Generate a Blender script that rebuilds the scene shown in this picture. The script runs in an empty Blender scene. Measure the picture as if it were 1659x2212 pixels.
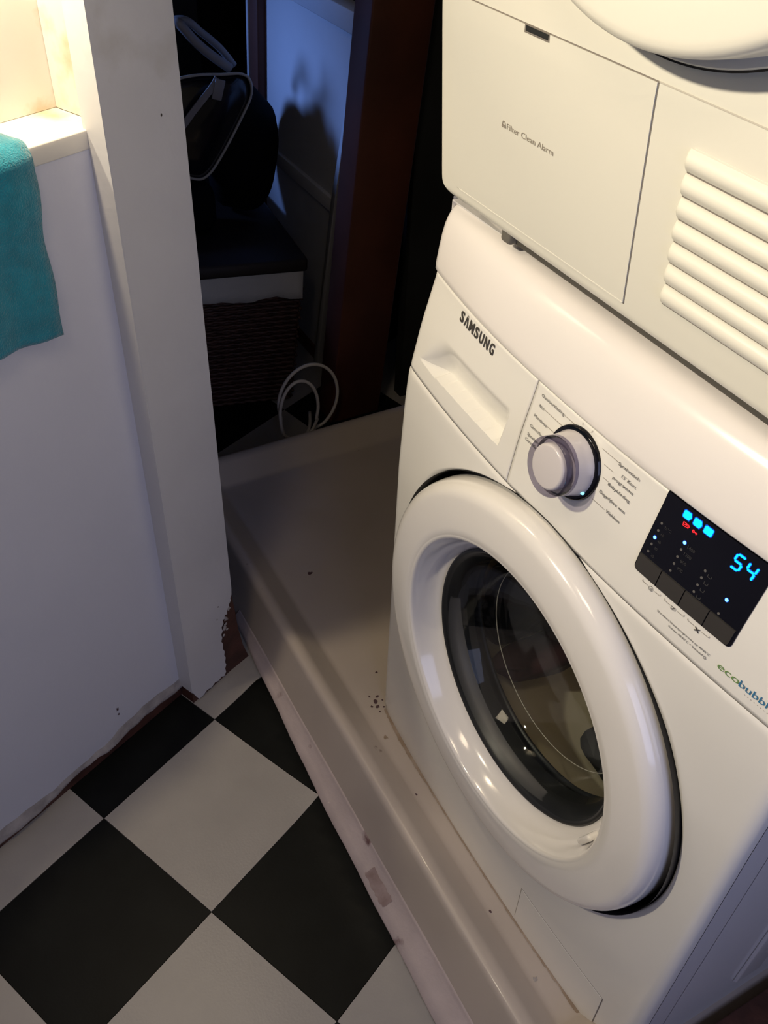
import bpy, bmesh, math, random
from math import sin, cos, pi, sqrt, radians
from mathutils import Vector, Matrix
random.seed(4)
SC = bpy.context.scene
COL = SC.collection
# ---------------------------------------------------------------- camera
cam = bpy.data.cameras.new('camera'); camo = bpy.data.objects.new('camera', cam); COL.objects.link(camo)
R = Matrix(((0.4767822505, -0.5960630439, 0.6460553640), (0.8780853526, 0.2890510392, -0.3813339879), (0.0405561232, 0.7491050290, 0.6612086331)))
camo.matrix_world = Matrix.Translation((0.784, -0.4805, 1.224)) @ R.to_4x4()
cam.sensor_fit = 'HORIZONTAL'; cam.sensor_width = 36.0; cam.lens = 1990 / 1659 * 36.0; cam.clip_start = 0.02
SC.camera = camo
# ---------------------------------------------------------------- world, lights, exposure
SC.view_settings.view_transform = 'Standard'; SC.view_settings.look = 'None'
SC.view_settings.gamma = 1.0; SC.view_settings.use_curve_mapping = False; SC.view_settings.exposure = 0.0
w = bpy.data.worlds.new('world'); SC.world = w; w.use_nodes = True
w.node_tree.nodes['Background'].inputs[0].default_value = (0.62, 0.66, 1.0, 1)
w.node_tree.nodes['Background'].inputs[1].default_value = 0.15

def area(name, loc, target, sx, sy, power, color, spread=180):
    l = bpy.data.lights.new(name, 'AREA'); l.shape = 'RECTANGLE'; l.size = sx; l.size_y = sy
    l.energy = power; l.color = color; l.spread = radians(spread)
    o = bpy.data.objects.new(name, l); COL.objects.link(o); o.location = loc
    o.rotation_euler = (Vector(target) - Vector(loc)).to_track_quat('-Z', 'Y').to_euler()
    return o
WARM = (1.0, 0.865, 0.645)
area('lamp_over_washbasin', (-0.200, -1.73, 2.00), (0.38, 0.0, 1.20), 0.09, 0.09, 5.3, WARM, 56)
area('warm_room_fill', (0.55, -0.75, 2.02), (0.35, -0.2, 0.0), 0.30, 0.30, 3.8, (1.0, 0.80, 0.56))  # added warm overhead fill for the room, not an actual fixture
area('alcove_fill', (-0.1899, -0.3867, 1.25), (-0.2591, -0.33, 0.93), 0.03, 0.03, 1.6, (1.0, 0.82, 0.56), 120)  # added fill that brightens the alcove the main lamp cannot reach
area('window_daylight', (1.62, -0.30, 1.05), (0.2, -0.25, 0.5), 0.7, 0.9, 4.8, (0.56, 0.62, 1.0))
area('back_room_daylight', (-1.75, -0.75, 1.05), (-1.12, 0.39, 0.55), 0.26, 0.26, 0.68, (0.19, 0.36, 1.0), 36)

# ---------------------------------------------------------------- materials
def mat(name, col, rough=0.5, metal=0.0, spec=0.5, var=0.0, vscale=8.0, var2=None, bump=0.0, bscale=200.0,
        emit=None, estr=0.0, coat=0.0, sheen=0.0):
    m = bpy.data.materials.new(name); m.use_nodes = True
    nt = m.node_tree; b = nt.nodes['Principled BSDF']
    b.inputs['Base Color'].default_value = (*col, 1); b.inputs['Roughness'].default_value = rough
    b.inputs['Metallic'].default_value = metal; b.inputs['Specular IOR Level'].default_value = spec
    b.inputs['Coat Weight'].default_value = coat; b.inputs['Coat Roughness'].default_value = 0.08
    b.inputs['Sheen Weight'].default_value = sheen
    if emit:
        b.inputs['Emission Color'].default_value = (*emit, 1); b.inputs['Emission Strength'].default_value = estr
    tc = nt.nodes.new('ShaderNodeTexCoord')
    if var > 0 or var2:
        n = nt.nodes.new('ShaderNodeTexNoise'); n.inputs['Scale'].default_value = vscale; n.inputs['Detail'].default_value = 6
        nt.links.new(tc.outputs['Object'], n.inputs['Vector'])
        r = nt.nodes.new('ShaderNodeValToRGB'); e = r.color_ramp.elements
        e[0].position = 0.35; e[1].position = 0.68
        c2 = var2 if var2 else tuple(max(0, c * (1 - var)) for c in col)
        e[0].color = (*c2, 1); e[1].color = (*col, 1)
        nt.links.new(n.outputs['Fac'], r.inputs['Fac']); nt.links.new(r.outputs['Color'], b.inputs['Base Color'])
    if bump > 0:
        n2 = nt.nodes.new('ShaderNodeTexNoise'); n2.inputs['Scale'].default_value = bscale; n2.inputs['Detail'].default_value = 4
        bp = nt.nodes.new('ShaderNodeBump'); bp.inputs['Strength'].default_value = bump; bp.inputs['Distance'].default_value = 0.002
        nt.links.new(tc.outputs['Object'], n2.inputs['Vector']); nt.links.new(n2.outputs['Fac'], bp.inputs['Height'])
        nt.links.new(bp.outputs['Normal'], b.inputs['Normal'])
    return m

def stain(m, col, scale, lo, hi, seed=0.0, limit=None):
    """Overlay blotches of dirt on a material; limit=(axis, a, b) keeps them to a band of the object."""
    nt = m.node_tree; b = nt.nodes['Principled BSDF']; tc = [n for n in nt.nodes if n.type == 'TEX_COORD'][0]
    old = b.inputs['Base Color'].links[0].from_socket if b.inputs['Base Color'].links else None
    mp = nt.nodes.new('ShaderNodeMapping'); mp.inputs['Location'].default_value = (seed, seed * 2, seed)
    n = nt.nodes.new('ShaderNodeTexNoise'); n.inputs['Scale'].default_value = scale; n.inputs['Detail'].default_value = 8
    nt.links.new(tc.outputs['Object'], mp.inputs['Vector']); nt.links.new(mp.outputs['Vector'], n.inputs['Vector'])
    mr = nt.nodes.new('ShaderNodeMapRange'); mr.inputs['From Min'].default_value = lo; mr.inputs['From Max'].default_value = hi
    nt.links.new(n.outputs['Fac'], mr.inputs['Value'])
    fac = mr.outputs['Result']
    if limit:
        ax, a, c = limit
        sp = nt.nodes.new('ShaderNodeSeparateXYZ'); nt.links.new(tc.outputs['Object'], sp.inputs[0])
        m2 = nt.nodes.new('ShaderNodeMapRange'); m2.inputs['From Min'].default_value = a; m2.inputs['From Max'].default_value = c
        nt.links.new(sp.outputs[ax], m2.inputs['Value'])
        mu = nt.nodes.new('ShaderNodeMath'); mu.operation = 'MULTIPLY'
        nt.links.new(fac, mu.inputs[0]); nt.links.new(m2.outputs['Result'], mu.inputs[1]); fac = mu.outputs[0]
    mx = nt.nodes.new('ShaderNodeMixRGB'); mx.inputs['Color2'].default_value = (*col, 1)
    nt.links.new(fac, mx.inputs['Fac'])
    if old: nt.links.new(old, mx.inputs['Color1'])
    else: mx.inputs['Color1'].default_value = b.inputs['Base Color'].default_value
    nt.links.new(mx.outputs[0], b.inputs['Base Color'])
    return m

M = {}
M['enamel'] = mat('white_enamel', (0.80, 0.79, 0.76), 0.22, coat=0.3)
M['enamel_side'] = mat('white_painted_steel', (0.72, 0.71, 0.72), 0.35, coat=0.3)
M['dryer'] = mat('cream_white_plastic', (0.74, 0.73, 0.66), 0.35)
M['lid'] = mat('white_lid_plastic', (0.83, 0.80, 0.79), 0.20, coat=0.3)
M['door'] = mat('white_door_plastic', (0.82, 0.80, 0.78), 0.16, coat=0.5)
M['seam'] = mat('seam_shadow_grey', (0.20, 0.18, 0.16), 0.7)
M['seam_light'] = mat('seam_pale', (0.55, 0.52, 0.46), 0.6)
M['black'] = mat('black_plastic', (0.008, 0.008, 0.009), 0.35)
M['gloss_black'] = mat('black_display_glass', (0.004, 0.004, 0.007), 0.09, spec=0.4)
M['button'] = mat('charcoal_button_plastic', (0.035, 0.032, 0.030), 0.45)
M['rubber'] = mat('dark_rubber', (0.012, 0.013, 0.014), 0.4)
M['print'] = mat('printed_grey_ink', (0.045, 0.04, 0.035), 0.6)
M['print_light'] = mat('printed_pale_ink', (0.28, 0.25, 0.21), 0.6)
M['print_dim'] = mat('unlit_display_print', (0.035, 0.035, 0.038), 0.5)
M['eco_green'] = mat('printed_green_ink', (0.15, 0.27, 0.08), 0.6)
M['eco_blue'] = mat('printed_blue_ink', (0.03, 0.17, 0.33), 0.6)
M['cyan'] = mat('lit_cyan_segment', (0.0, 0.05, 0.1), 0.5, emit=(0.0, 0.62, 1.0), estr=1.6)
M['cyan_white'] = mat('lit_cyan_lamp', (0.0, 0.05, 0.1), 0.5, emit=(0.22, 0.75, 1.0), estr=2.2)
M['cyan_halo'] = mat('painted_blue_halo', (0.0, 0.0, 0.05), 0.5, emit=(0.0, 0.06, 0.6), estr=1.0)  # painted glow laid around the lit display marks
M['red'] = mat('lit_red_symbol', (0.1, 0.0, 0.0), 0.5, emit=(1.0, 0.02, 0.03), estr=1.3)
M['grey_led'] = mat('unlit_lamp_grey', (0.11, 0.105, 0.10), 0.5)
M['steel'] = mat('brushed_drum_steel', (0.95, 0.84, 0.62), 0.30, metal=0.35)
M['cloth_dark'] = mat('black_wet_laundry', (0.010, 0.011, 0.012), 0.7, bump=0.6, bscale=40)
M['cloth_red'] = mat('dark_red_wet_laundry', (0.05, 0.006, 0.010), 0.7, bump=0.6, bscale=40)
M['knob_grey'] = mat('pearl_grey_plastic', (0.60, 0.57, 0.59), 0.25, coat=0.4)
M['paint'] = mat('aged_white_paint', (0.60, 0.60, 0.62), 0.55, var=0.10, vscale=5, bump=0.25, bscale=60)
stain(M['paint'], (0.30, 0.27, 0.20), 9, 0.60, 0.80, 3.1, (2, 0.75, 1.1))
M['wall'] = mat('white_plaster', (0.60, 0.61, 0.68), 0.7, var=0.05, vscale=4, bump=0.2, bscale=90)
M['ledge'] = mat('white_ledge_paint', (0.72, 0.69, 0.62), 0.45, var=0.05, vscale=12)
stain(M['ledge'], (0.45, 0.33, 0.15), 14, 0.55, 0.75, 1.0)
M['chip'] = mat('chipped_plaster', (0.42, 0.39, 0.38), 0.8, var=0.35, vscale=45, bump=0.8, bscale=150)
M['brown'] = mat('red_brown_wood', (0.085, 0.030, 0.020), 0.65, var=0.5, vscale=30, bump=0.5, bscale=120)
M['brown_post'] = mat('dark_mahogany_paint', (0.13, 0.040, 0.022), 0.5, var=0.4, vscale=6)
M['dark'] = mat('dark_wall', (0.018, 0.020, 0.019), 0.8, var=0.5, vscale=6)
M['dark_brown'] = mat('dark_brown_door', (0.020, 0.011, 0.006), 0.7, var=0.3, vscale=5)
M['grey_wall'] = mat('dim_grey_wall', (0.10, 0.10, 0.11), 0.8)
M['panel'] = mat('white_panel_paint', (0.60, 0.60, 0.60), 0.65, var=0.06, vscale=6)
M['tile_white'] = mat('off_white_vinyl', (0.38, 0.36, 0.335), 0.38, var=0.07, vscale=14, bump=0.08, bscale=300)
stain(M['tile_white'], (0.27, 0.24, 0.20), 90, 0.74, 0.80, 2.0)
M['tile_black'] = mat('black_vinyl', (0.0075, 0.0085, 0.0080), 0.45, spec=0.12, var=0.3, vscale=20, bump=0.06, bscale=300)
M['subfloor'] = mat('brown_subfloor', (0.03, 0.02, 0.014), 0.8)
M['tray'] = mat('beige_acrylic', (0.52, 0.455, 0.40), 0.38, var=0.08, vscale=6, coat=0.1)
stain(M['tray'], (0.17, 0.11, 0.08), 30, 0.72, 0.78, 4.0)
M['grime'] = mat('brown_grime', (0.27, 0.20, 0.14), 0.8, var2=(0.36, 0.29, 0.23), vscale=40)
M['sealant'] = mat('grimy_sealant', (0.52, 0.44, 0.43), 0.6, var=0.12, vscale=20, bump=0.4, bscale=120)
stain(M['sealant'], (0.16, 0.09, 0.09), 16, 0.66, 0.72, 2.6)
M['mould'] = mat('purple_mould', (0.09, 0.05, 0.055), 0.8)
M['towel'] = mat('teal_terry', (0.0, 0.25, 0.34), 0.9, var=0.25, vscale=60, bump=1.0, bscale=500, sheen=0.4)
M['towel_speck'] = mat('pale_lint', (0.6, 0.7, 0.7), 0.9)
M['wicker'] = mat('dark_wicker', (0.11, 0.050, 0.036), 0.5, var=0.5, vscale=40)
M['liner'] = mat('grey_white_cotton', (0.62, 0.61, 0.58), 0.9, bump=0.4, bscale=100)
M['lid_leather'] = mat('dark_brown_lid', (0.020, 0.012, 0.010), 0.6, var=0.4, vscale=9, bump=0.4, bscale=60)
M['bag'] = mat('black_patent', (0.006, 0.007, 0.011), 0.22, coat=0.6)
M['bag_matte'] = mat('black_fabric', (0.005, 0.005, 0.006), 0.9, spec=0.1)
M['piping'] = mat('white_piping', (0.45, 0.43, 0.38), 0.5)
M['strap'] = mat('grey_strap', (0.26, 0.25, 0.25), 0.45)
M['cable'] = mat('grey_white_cable', (0.75, 0.71, 0.66), 0.45)
def glass(name, tint, gl, rough):
    m = bpy.data.materials.new(name); m.use_nodes = True; nt = m.node_tree
    for n in list(nt.nodes):
        if n.type == 'BSDF_PRINCIPLED': nt.nodes.remove(n)
    out = [n for n in nt.nodes if n.type == 'OUTPUT_MATERIAL'][0]
    t = nt.nodes.new('ShaderNodeBsdfTransparent'); t.inputs[0].default_value = (*tint, 1)
    g = nt.nodes.new('ShaderNodeBsdfGlossy'); g.inputs['Roughness'].default_value = rough
    g.inputs['Color'].default_value = (1, 1, 1, 1)
    f = nt.nodes.new('ShaderNodeLayerWeight'); f.inputs['Blend'].default_value = 0.5
    pw_ = nt.nodes.new('ShaderNodeMath'); pw_.operation = 'POWER'; pw_.inputs[1].default_value = 5.0
    nt.links.new(f.outputs['Facing'], pw_.inputs[0])
    lw = nt.nodes.new('ShaderNodeMapRange'); lw.inputs['To Min'].default_value = 0.025; lw.inputs['To Max'].default_value = 0.8
    nt.links.new(pw_.outputs[0], lw.inputs['Value'])
    mx = nt.nodes.new('ShaderNodeMixShader')
    nt.links.new(lw.outputs[0], mx.inputs[0]); nt.links.new(t.outputs[0], mx.inputs[1]); nt.links.new(g.outputs[0], mx.inputs[2])
    nt.links.new(mx.outputs[0], out.inputs[0]); return m
M['glass'] = glass('smoked_door_glass', (0.88, 0.90, 0.90), 1.45, 0.03)
M['clear'] = glass('clear_knob_plastic', (0.60, 0.58, 0.66), 1.5, 0.05)

# ---------------------------------------------------------------- helpers
def put(name, me, m, parent=None, smooth=False):
    if m is not None and not me.materials: me.materials.append(m)
    if smooth:
        for p in me.polygons: p.use_smooth = True
    o = bpy.data.objects.new(name, me); COL.objects.link(o)
    if parent: o.parent = parent
    return o
def meshobj(name, vs, fs, m, parent=None, smooth=False):
    me = bpy.data.meshes.new(name); me.from_pydata([tuple(v) for v in vs], [], fs); me.update()
    return put(name, me, m, parent, smooth)
def bmobj(name, bm, m, parent=None, smooth=False):
    bmesh.ops.recalc_face_normals(bm, faces=bm.faces)
    me = bpy.data.meshes.new(name); bm.to_mesh(me); bm.free()
    return put(name, me, m, parent, smooth)
def empty(name, loc=(0, 0, 0)):
    o = bpy.data.objects.new(name, None); COL.objects.link(o); o.empty_display_size = 0.05; return o
def tag(o, label=None, cat=None, group=None, kind=None):
    if label: o['label'] = label
    if cat: o['category'] = cat
    if group: o['group'] = group
    if kind: o['kind'] = kind
    return o
def plabel(o, label): o['label'] = label; return o
def add_box(bm, p0, p1, bevel=0.0, seg=2):
    r = bmesh.ops.create_cube(bm, size=1.0)
    vs = r['verts']
    for v in vs:
        v.co = Vector([(p0[i] + p1[i]) / 2 + v.co[i] * (p1[i] - p0[i]) for i in range(3)])
    if bevel > 0:
        es = list({e for v in vs for e in v.link_edges})
        bmesh.ops.bevel(bm, geom=es, offset=bevel, segments=seg, affect='EDGES', profile=0.5)
def box(name, p0, p1, m, parent=None, bevel=0.0, seg=2):
    bm = bmesh.new(); add_box(bm, p0, p1, bevel, seg); return bmobj(name, bm, m, parent, bevel > 0)
def prism(name, base, top, m, parent=None, bevel=0.0):
    """solid between two equal-length loops"""
    n = len(base); bm = bmesh.new()
    a = [bm.verts.new(Vector(p)) for p in base]; b = [bm.verts.new(Vector(p)) for p in top]
    bm.faces.new(a); bm.faces.new(b[::-1])
    for i in range(n): bm.faces.new((a[i], a[(i + 1) % n], b[(i + 1) % n], b[i]))
    if bevel > 0: bmesh.ops.bevel(bm, geom=list(bm.edges), offset=bevel, segments=2, affect='EDGES', profile=0.5)
    return bmobj(name, bm, m, parent, bevel > 0)
def tube_bm(bm, pts, r, seg=8, closed=False):
    pts = [Vector(p) for p in pts]; n = len(pts); rings = []; up = Vector((0.13, 0.31, 0.94))
    for i, p in enumerate(pts):
        a = pts[(i - 1) % n] if (closed or i > 0) else p; b = pts[(i + 1) % n] if (closed or i < n - 1) else p
        t = (b - a).normalized(); s = t.cross(up)
        if s.length < 1e-4: s = t.cross(Vector((1, 0, 0)))
        s.normalize(); q = t.cross(s).normalized()
        rr = r(i / (n - 1)) if callable(r) else r
        rings.append([bm.verts.new(p + s * rr * cos(2 * pi * k / seg) + q * rr * sin(2 * pi * k / seg)) for k in range(seg)])
    for i in range(n if closed else n - 1):
        A, B = rings[i], rings[(i + 1) % n]
        for k in range(seg): bm.faces.new((A[k], A[(k + 1) % seg], B[(k + 1) % seg], B[k]))
    if not closed:
        bm.faces.new(rings[0][::-1]); bm.faces.new(rings[-1])
def tube(name, pts, r, m, parent=None, seg=8, closed=False):
    bm = bmesh.new(); tube_bm(bm, pts, r, seg, closed); return bmobj(name, bm, m, parent, True)
def catmull(P, n=8):
    P = [Vector(p) for p in P]; out = []
    for i in range(len(P) - 1):
        a = P[max(i - 1, 0)]; b = P[i]; c = P[i + 1]; d = P[min(i + 2, len(P) - 1)]
        for k in range(n):
            t = k / n
            out.append(0.5 * ((2 * b) + (-a + c) * t + (2 * a - 5 * b + 4 * c - d) * t * t + (-a + 3 * b - 3 * c + d) * t ** 3))
    out.append(P[-1]); return out
def lathe(name, prof, center, axis, m, parent=None, seg=96, yfun=None, close=False):
    """prof: (radius, depth along axis). axis=outward unit vector; yfun(x,z)->extra y offset"""
    ax = Vector(axis).normalized(); u = Vector((1, 0, 0)); v = ax.cross(u).normalized(); c = Vector(center)
    vs = []; fs = []; n = len(prof)
    for k in range(seg):
        a = 2 * pi * k / seg
        for r, d in prof:
            p = c + u * r * cos(a) + v * r * sin(a) + ax * d
            if yfun: p.y += yfun(p.x, p.z)
            vs.append(p)
    for k in range(seg):
        k2 = (k + 1) % seg
        for i in range(n - 1): fs.append((k * n + i, k * n + i + 1, k2 * n + i + 1, k2 * n + i))
        if close: fs.append((k * n + n - 1, k * n, k2 * n, k2 * n + n - 1))
    bm = bmesh.new(); bv = [bm.verts.new(p) for p in vs]
    for f in fs: bm.faces.new([bv[i] for i in f])
    bmesh.ops.remove_doubles(bm, verts=bm.verts, dist=1e-6)
    return bmobj(name, bm, m, parent, True)
def lerp(x, xs, ys):
    if x <= xs[0]: return ys[0]
    for i in range(1, len(xs)):
        if x <= xs[i]:
            t = (x - xs[i - 1]) / (xs[i] - xs[i - 1]); return ys[i - 1] + t * (ys[i] - ys[i - 1])
    return ys[-1]
def smooth_lerp(x, xs, ys):
    h = 0.006; return sum(lerp(x + k * h, xs, ys) for k in (-2, -1, 0, 1, 2)) / 5
def bow(x, z): return lerp(z, [0, .4, .645, .761, .84], [.012, .015, .020, .028, .020]) * (1 - abs(2 * x / .6 - 1) ** 2.2)
def edge_round(x, r, x0=0.0, x1=0.6):
    d = min(x - x0, x1 - x)
    if d >= r: return 0.0
    d = max(d, 0.0); return r - sqrt(max(r * r - (r - d) ** 2, 0))
def WY(x, z):
    s = smooth_lerp(z, [0, .5, .6, .645, .70, .761, .79, .816, .84], [0, -.003, 0, .003, .014, .030, .034, .038, .042])
    return s - bow(x, z)
def DY(x, z): return smooth_lerp(z, [.86, .874, 1.035, 1.6], [.014, .012, -.003, -.012])
def grid(name, xs, zs, F, m, parent=None, off=0.0, skirt=0.0, smooth=True):
    """surface y=F(x,z)+off over a grid, with a skirt going back (+y)"""
    nx, nz = len(xs), len(zs); vs = []; fs = []
    for z in zs:
        for x in xs:
            xx = x(z) if callable(x) else x
            vs.append((xx, F(xx, z) + off, z))
    for j in range(nz - 1):
        for i in range(nx - 1): fs.append((j * nx + i, j * nx + i + 1, (j + 1) * nx + i + 1, (j + 1) * nx + i))
    if skirt > 0:
        loop = [i for i in range(nx)] + [j * nx + nx - 1 for j in range(1, nz)] + [(nz - 1) * nx + i for i in range(nx - 2, -1, -1)] + [j * nx for j in range(nz - 2, 0, -1)]
        b = len(vs)
        for k in loop: vs.append((vs[k][0], vs[k][1] + skirt, vs[k][2]))
        L = len(loop)
        for k in range(L):
            k2 = (k + 1) % L; fs.append((loop[k], b + k, b + k2, loop[k2]))
    o = meshobj(name, vs, fs, m, parent, smooth)
    if smooth and skirt > 0:
        for p in o.data.polygons[(nx - 1) * (nz - 1):]: p.use_smooth = False
    return o
def frange(a, b, n): return [a + (b - a) * i / n for i in range(n + 1)]
def outline_patch(name, pts, F, m, parent, off=-0.0005, thick=0.0012, ctr=None, rings=4):
    """convex outline of (x,z) points laid on the surface F, filled towards its centre, with a thin skirt"""
    dens = []
    for a, b in zip(pts, pts[1:] + pts[:1]):
        k_ = max(1, int(math.dist(a, b) / 0.006))
        for q in range(k_): dens.append((a[0] + (b[0] - a[0]) * q / k_, a[1] + (b[1] - a[1]) * q / k_))
    pts = dens
    n = len(pts); c = ctr or (sum(p[0] for p in pts) / n, sum(p[1] for p in pts) / n)
    vs = []; fs = []
    for r in range(rings):
        t = 1 - r / rings
        for p in pts:
            x = c[0] + (p[0] - c[0]) * t; z = c[1] + (p[1] - c[1]) * t; vs.append((x, F(x, z) + off, z))
    vs.append((c[0], F(*c) + off, c[1])); ci = len(vs) - 1
    for r in range(rings - 1):
        for k in range(n): fs.append((r * n + k, r * n + (k + 1) % n, (r + 1) * n + (k + 1) % n, (r + 1) * n + k))
    for k in range(n): fs.append(((rings - 1) * n + k, (rings - 1) * n + (k + 1) % n, ci))
    b = len(vs)
    for p in pts: vs.append((p[0], F(*p) + off + thick, p[1]))
    for k in range(n): fs.append((k, b + k, b + (k + 1) % n, (k + 1) % n))
    bm = bmesh.new(); bv = [bm.verts.new(v) for v in vs]
    for f in fs: bm.faces.new([bv[i] for i in f])
    return bmobj(name, bm, m, parent, False)
def rrect(x0, x1, z0, z1, r, seg=5, shear=0.0, corners=(1, 1, 1, 1)):
    P = []
    for ci, (cx, cz, a0) in enumerate(((x1 - r, z1 - r, 0), (x0 + r, z1 - r, 90), (x0 + r, z0 + r, 180), (x1 - r, z0 + r, 270))):
        if not corners[ci]:
            P.append(((x1, z1), (x0, z1), (x0, z0), (x1, z0))[ci]); continue
        for k in range(seg + 1):
            a = radians(a0 + 90 * k / seg); P.append((cx + r * cos(a), cz + r * sin(a)))
    return [(x + shear * (z - z0), z) for x, z in P]
def disc(cx, cz, r, n=14): return [(cx + r * cos(2 * pi * k / n), cz + r * sin(2 * pi * k / n)) for k in range(n)]
def text_on(name, s, x, z, height, width, F, m, parent, off=-0.0009, bold=0.0, align='LEFT', space=1.0):
    """lettering on the surface F: cap height and total width in metres, baseline at z"""
    cu = bpy.data.curves.new('t', 'FONT'); cu.body = s; cu.offset = bold; cu.space_character = space; cu.resolution_u = 3
    o = bpy.data.objects.new('t', cu); COL.objects.link(o)
    dg = bpy.context.evaluated_depsgraph_get(); me = bpy.data.meshes.new_from_object(o.evaluated_get(dg))
    bpy.data.objects.remove(o)
    bm = bmesh.new(); bm.from_mesh(me)
    bmesh.ops.triangulate(bm, faces=bm.faces)
    xs = [v.co.x for v in bm.verts]; x0, x1 = min(xs), max(xs)
    sz = height / 0.73; sx = width / (x1 - x0) if width else sz
    if width is None: width = (x1 - x0) * sz
    xo = x if align == 'LEFT' else (x - width if align == 'RIGHT' else x - width / 2)
    for v in bm.verts:
        px = xo + (v.co.x - x0) * sx; pz = z + v.co.y * sz
        v.co = Vector((px, F(px, pz) + off, pz))
    me2 = bpy.data.meshes.new(name); bm.to_mesh(me2); bm.free()
    return put(name, me2, m, parent)
def stroke(name, pts, wd, F, m, parent, off=-0.0009):
    """thin printed line through (x,z) points"""
    vs = []; fs = []
    for a, b in zip(pts[:-1], pts[1:]):
        d = Vector((b[0] - a[0], b[1] - a[1])); L = d.length; d.normalize(); q = Vector((-d.y, d.x)) * wd / 2
        n = max(1, int(L / 0.006)); base = len(vs)
        for k in range(n + 1):
            p = Vector(a) + d * L * k / n
            for s in (1, -1):
                x, z = p.x + s * q.x, p.y + s * q.y; vs.append((x, F(x, z) + off, z))
        for k in range(n): fs.append((base + 2 * k, base + 2 * k + 1, base + 2 * k + 3, base + 2 * k + 2))
    return meshobj(name, vs, fs, m, parent)

# ================================================================ SETTING
FZ = -0.06
A0 = Vector((-0.0604, -0.6026, 0)); U = Vector((-0.40847767, 0.91276831, 0)); N = Vector((0.91276831, 0.40847767, 0))
def WP(s, off, z): return A0 + U * s + N * off + Vector((0, 0, z))
# floor of the bathroom: black and white vinyl tiles, each one a part
floor = box('floor', (-2.3, -1.8, FZ - 0.05), (1.75, 0.75, FZ - 0.006), M['subfloor']); tag(floor, kind='structure')
T1 = Vector((-0.041, -0.455)); TA = Vector((-0.0945, 0.212)); TB = Vector((0.2095, 0.0925))
def lift(x, y):
    if x < -0.36: return 0.0
    d = (y + 0.215) / 0.06
    if y > lerp(x, [-.325, .07, .66], [-.1335, -.152, -.163]) + .003: return 0.0
    return 0.0045 * min(max(d, 0), 1.2) ** 2
def tile(c, a, b, m, curl=True, n=5):
    if curl and c.y > -.62 and c.x > -.3: n = 14
    vs = []; fs = []; g = 0.0005 / a.length
    for i in range(n + 1):
        for j in range(n + 1):
            p = c + a * (g + (1 - 2 * g) * i / n) + b * (g + (1 - 2 * g) * j / n)
            vs.append((p.x, p.y, FZ + (lift(p.x, p.y) if curl else 0)))
    for i in range(n):
        for j in range(n):
            k = i * (n + 1) + j; fs.append((k, k + n + 1, k + n + 2, k + 1))
    top = len(fs); loop = list(range(0, n)) + [k * (n + 1) + n for k in range(n)] + [n * (n + 1) + k for k in range(n, 0, -1)] + [k * (n + 1) for k in range(n, 0, -1)]
    b0 = len(vs)
    L_ = len(loop)
    for k in loop: vs.append(vs[k])
    for k in loop: vs.append((vs[k][0], vs[k][1], vs[k][2] - .003))
    for k in range(L_): fs.append((b0 + k, b0 + (k + 1) % L_, b0 + L_ + (k + 1) % L_, b0 + L_ + k))
    o = meshobj('tile', vs, fs, m, floor, True)
    for p in o.data.polygons[top:]: p.use_smooth = False
    return o
for i in range(-5, 3):
    for j in range(-2, 7):
        c = T1 + TA * i + TB * j
        ctr = c + TA / 2 + TB / 2
        off = (Vector((ctr.x, ctr.y, 0)) - A0).dot(N)
        if off < -0.09 or ctr.y > -0.03 or ctr.x > 1.5 or ctr.y < -1.6: continue
        tile(c, TA, TB, M['tile_white'] if (i + j) % 2 == 0 else M['tile_black'])
# tiles in the dark room behind
C2 = Vector((-0.900, 0.222)); BA = Vector((-0.0945, 0.212)); BB = Vector((0.2095, 0.055))
for i in range(-5, 4):
    for j in range(-6, 3):
        c = C2 + BA * i + BB * j; ctr = c + BA / 2 + BB / 2
        if ctr.x > -0.74 or ctr.x < -2.2 or ctr.y > 0.7 or ctr.y < -1.2: continue
        tile(c, BA, BB, M['tile_white'] if (i + j) % 2 == 1 else M['tile_black'], False, 2)

# left wall with its ledge and alcove
wl = empty('wall_left'); tag(wl, kind='structure')
def wbox(name, s0, s1, o0, o1, z0, z1, m, parent=None, bevel=0.0):
    b = [WP(s0, o0, z0), WP(s1, o0, z0), WP(s1, o1, z0), WP(s0, o1, z0)]
    t = [WP(s0, o0, z1), WP(s1, o0, z1), WP(s1, o1, z1), WP(s0, o1, z1)]
    return prism(name, b, t, m, parent, bevel)
# plaster face with a chipped lower edge
xs = frange(-1.1, 0.362, 90); low = []
for k, s in enumerate(xs):
    base = lerp(s, [-1.1, 0.0, 0.088, 0.17, 0.25, 0.34, 0.362], [-.045, -.048, -.046, -.039, -.037, -.036, -.034])
    low.append(base + random.uniform(-.003, .003))
vs = []; fs = []
for k, s in enumerate(xs):
    for o_, z in ((0, low[k]), (0, 0.862), (-0.012, 0.862), (-0.012, low[k])): vs.append(WP(s, o_, z))
for k in range(len(xs) - 1):
    a = 4 * k; b = a + 4
    for q in range(4): fs.append((a + q, b + q, b + (q + 1) % 4, a + (q + 1) % 4))
fs += [(0, 1, 2, 3), tuple(len(vs) - 4 + i for i in (3, 2, 1, 0))]
bm = bmesh.new(); bv = [bm.verts.new(v) for v in vs]
for f in fs: bm.faces.new([bv[i] for i in f])
bmobj('plaster_face', bm, M['wall'], wl)
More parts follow.
